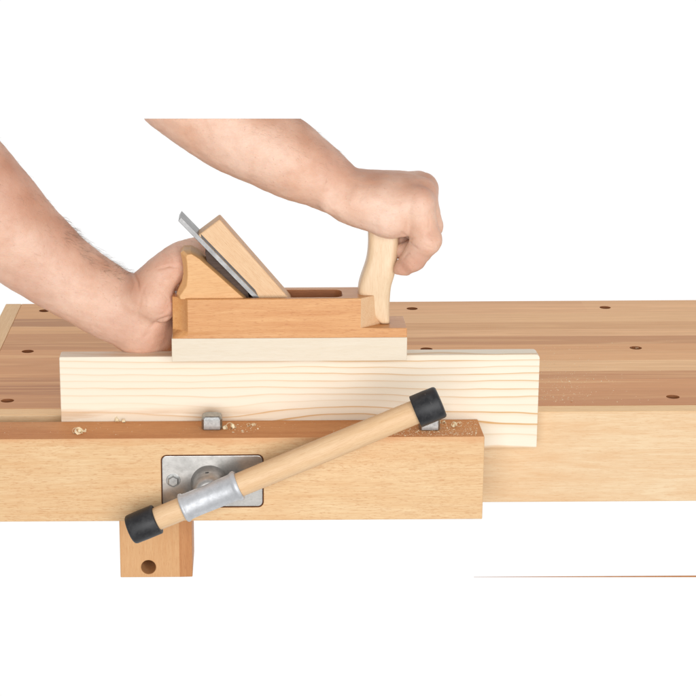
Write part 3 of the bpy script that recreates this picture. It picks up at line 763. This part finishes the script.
u_, v_ = cand_px[:, 0], cand_px[:, 1]
isL = np.arange(len(AV)) < len(Vs[0])
upL = nz @ np.array([0.66, -0.1, 0.75])
strands(isL & (u_ < 134) & (u_ > -20) & (upL > 0.62), 300, (0.75, 0.0, -0.65), 0.004, 0.009, 0.3, 0.00005)
strands(isL & (u_ < 132) & (u_ > 62) & (upL > 0.8), 330, (0.75, 0.0, -0.65), 0.005, 0.010, 0.42, 0.00008)
strands(isL & (u_ < 125) & (u_ > -20) & (upL > 0.1) & (upL < 0.62), 60, (0.75, 0.0, -0.65), 0.004, 0.008, 0.2, 0.00004)
upR = nz @ np.array([0.5, -0.1, 0.85])
strands((~isL) & (u_ < 345) & (v_ > 122) & (upR > 0.35), 170, (0.8, -0.1, -0.5), 0.004, 0.008, 0.25, 0.00005)
hair = link('arm_hair', bm, m_hair, person); hair['kind'] = 'stuff'

# ------------------------------------------------------------------ SAWDUST and SHAVINGS
def chip(bm, p, s, flat=0.4):
    R = Matrix.Rotation(rng.uniform(0, 6.28), 3, 'Z') @ Matrix.Rotation(rng.normal(0, 0.5), 3, 'X')
    a, b_, c = s * rng.uniform(0.6, 1.6), s * rng.uniform(0.4, 0.9), s * flat
    vs = [bm.verts.new(Vector(p) + Vector((0, 0, c * 0.6)) + R @ Vector(q_)) for q_ in ((-a, -b_, -c), (a, -b_ * 0.6, -c * 0.5), (a * 0.7, b_, -c), (-a * 0.8, b_ * 0.8, 0), (0, 0, c))]
    for t in ((0, 1, 4), (1, 2, 4), (2, 3, 4), (3, 0, 4), (3, 2, 1, 0)): bm.faces.new([vs[i] for i in t])
bm = bmesh.new()
def scatter(n, fu, fv, z, smin_, smax_):
    for _ in range(n):
        p = onZ(fu(), fv(), z); chip(bm, p, 1.05 * rng.uniform(smin_, smax_) * (1 if rng.random() < 0.85 else 1.8))
U = rng.uniform
def lim(f, lo, hi):
    return lambda: float(np.clip(f(), lo, hi))
# jaw top: dense to the right, thin to the left
scatter(620, lim(lambda: 478 - abs(rng.normal(0, 60)), 285, 477), lambda: U(421.0, 435.5), 0.0, 0.00018, 0.0005)
scatter(150, lim(lambda: 425 + rng.normal(0, 26), 350, 476), lambda: U(430, 435.8), 0.0, 0.00020, 0.00055)
scatter(150, lambda: U(2, 420), lambda: U(422.0, 435.5), 0.0, 0.00015, 0.0004)
scatter(40, lambda: U(222, 262), lambda: U(424.0, 432.5), 0.0, 0.0003, 0.0008)
# bench top to the right of the board
scatter(230, lambda: 541 + abs(rng.normal(0, 38)), lambda: U(372, 403), 0.0, 0.00020, 0.0006)
scatter(140, lambda: 541 + abs(rng.normal(0, 30)), lambda: U(345, 372), 0.0, 0.00018, 0.0004)
scatter(60, lambda: U(545, 690), lambda: U(340, 404), 0.0, 0.00018, 0.00042)
scatter(30, lambda: U(430, 560), lambda: U(325, 349), 0.0, 0.00015, 0.00035)
scatter(30, lambda: U(545, 690), lambda: U(405, 410), 0.0, 0.00015, 0.0003)
# on top of the board
scatter(40, lambda: U(412, 535), lambda: U(352.2, 356), ZB, 0.00015, 0.00035)
# dust clinging to the jaw's front face
for _ in range(260):
    p = onY(lim(lambda: 385 + rng.normal(0, 42), 290, 478)(), 438 + abs(rng.normal(0, 26)) % 70, JF); chip(bm, (p[0], JF - 0.0001, p[2]), rng.uniform(0.00014, 0.00034))
dust = link('sawdust', bm, m_dust)
dust['kind'] = 'stuff'
tag(dust, 'fine pale sawdust scattered over the vise jaw and bench top', 'sawdust')

def shaving(u, v, z, size, label, seed, curls=3):
    r = random.Random(seed); bm = bmesh.new(); c0 = Vector(onZ(u, v, z))
    for k in range(curls):
        rad = size * r.uniform(0.16, 0.30); wd = size * r.uniform(0.18, 0.35); turns = r.uniform(0.5, 1.25); a0 = r.uniform(0, 6.28)
        R = Matrix.Rotation(r.uniform(0, 6.28), 3, 'Z') @ Matrix.Rotation(r.uniform(-0.9, 0.9), 3, 'X')
        ctr = c0 + Vector((r.uniform(-0.5, 0.5) * size, r.uniform(-0.35, 0.35) * size, rad * 0.85))
        prev = None
        for i in range(15):
            a = a0 + turns * 6.28 * i / 14; rr_ = rad * (1 + 0.35 * i / 14); w = wd * (0.5 + 0.5 * math.sin(math.pi * (i + 1) / 16))
            pq = [ctr + R @ Vector((rr_ * math.cos(a), y_, rr_ * math.sin(a))) for y_ in (-w / 2, w / 2)]
            pi = [ctr + R @ Vector(((rr_ - 0.00012) * math.cos(a), y_, (rr_ - 0.00012) * math.sin(a))) for y_ in (-w / 2, w / 2)]
            cur = [bm.verts.new(Vector((t.x, t.y, max(t.z, z + 0.0001)))) for t in pq + pi[::-1]]
            if prev:
                for m_ in range(4): bm.faces.new((prev[m_], prev[(m_ + 1) % 4], cur[(m_ + 1) % 4], cur[m_]))
            else: bm.faces.new(cur)
            prev = cur
        bm.faces.new(prev)
    o = link('wood_shaving', bm, m_shaving, smooth=False)
    return tag(o, label, 'wood shaving', 'curled shavings on the vise jaw')
shaving(79, 433.0, 0.0, 0.011, 'curled pale shaving at the front edge of the jaw left of the plate', 11, 5)
shaving(121, 421.5, 0.0, 0.010, 'small curled shaving against the foot of the board above the left rubber cap', 12, 4)
shaving(229, 428.5, 0.0, 0.010, 'crumpled shaving lying just right of the clear steel dog', 13, 5)
shaving(251, 426.0, 0.0, 0.007, 'tiny shaving further right of the clear steel dog beside the crumpled one', 14, 3)
shaving(456, 426.5, 0.0, 0.008, 'small shaving on the jaw end right of the upper rubber cap', 15, 3)
shaving(443, 423.0, 0.0, 0.006, 'tiny shaving touching the dog under the upper rubber cap', 16, 3)

# ------------------------------------------------------------------ LIGHT: white studio, surround dimmed behind the camera to shape the shading, one large soft box
w = bpy.data.worlds.new('World'); scene.world = w; w.use_nodes = True
nt = w.node_tree; bg = nt.nodes['Background']
tcw = nt.nodes.new('ShaderNodeTexCoord'); sp = nt.nodes.new('ShaderNodeSeparateXYZ')
nt.links.new(tcw.outputs['Generated'], sp.inputs[0])
def wr(sock, p0, c0, p1, c1):
    m_ = nt.nodes.new('ShaderNodeMath'); m_.operation = 'MULTIPLY_ADD'; nt.links.new(sock, m_.inputs[0]); m_.inputs[1].default_value = 0.5; m_.inputs[2].default_value = 0.5
    r = nt.nodes.new('ShaderNodeValToRGB'); nt.links.new(m_.outputs[0], r.inputs[0])
    r.color_ramp.elements[0].position = p0; r.color_ramp.elements[0].color = (c0,) * 3 + (1,)
    r.color_ramp.elements[1].position = p1; r.color_ramp.elements[1].color = (c1,) * 3 + (1,)
    return r.outputs[0]
up = wr(sp.outputs[2], 0.58, 1.0, 0.88, 0.95)
back = wr(sp.outputs[1], 0.30, 0.30, 0.56, 1.0)
mm = nt.nodes.new('ShaderNodeMix'); mm.data_type = 'RGBA'; mm.blend_type = 'MULTIPLY'; mm.inputs[0].default_value = 1.0
nt.links.new(up, mm.inputs[6]); nt.links.new(back, mm.inputs[7]); nt.links.new(mm.outputs[2], bg.inputs[0])
bg.inputs[1].default_value = 1.02
def area(name, loc, target, size, power, col=(1, 1, 1)):
    l = bpy.data.lights.new(name, 'AREA'); l.shape = 'RECTANGLE'; l.size = size[0]; l.size_y = size[1]; l.energy = power; l.color = col
    o = bpy.data.objects.new(name, l); COL.objects.link(o); o.location = loc
    o.rotation_euler = (Vector(target) - Vector(loc)).to_track_quat('-Z', 'Y').to_euler()
    return o
area('softbox_lamp', (0.50, -2.15, 0.28), (0.25, 0, 0.04), (2.5, 1.5), 61, (1.0, 1.0, 1.0))

scene.view_settings.view_transform = 'Standard'; scene.view_settings.look = 'None'
scene.view_settings.exposure = 0.0; scene.view_settings.gamma = 1.0
scene.render.engine = 'CYCLES'
scene.cycles.max_bounces = 8
scene.cycles.use_denoising = True
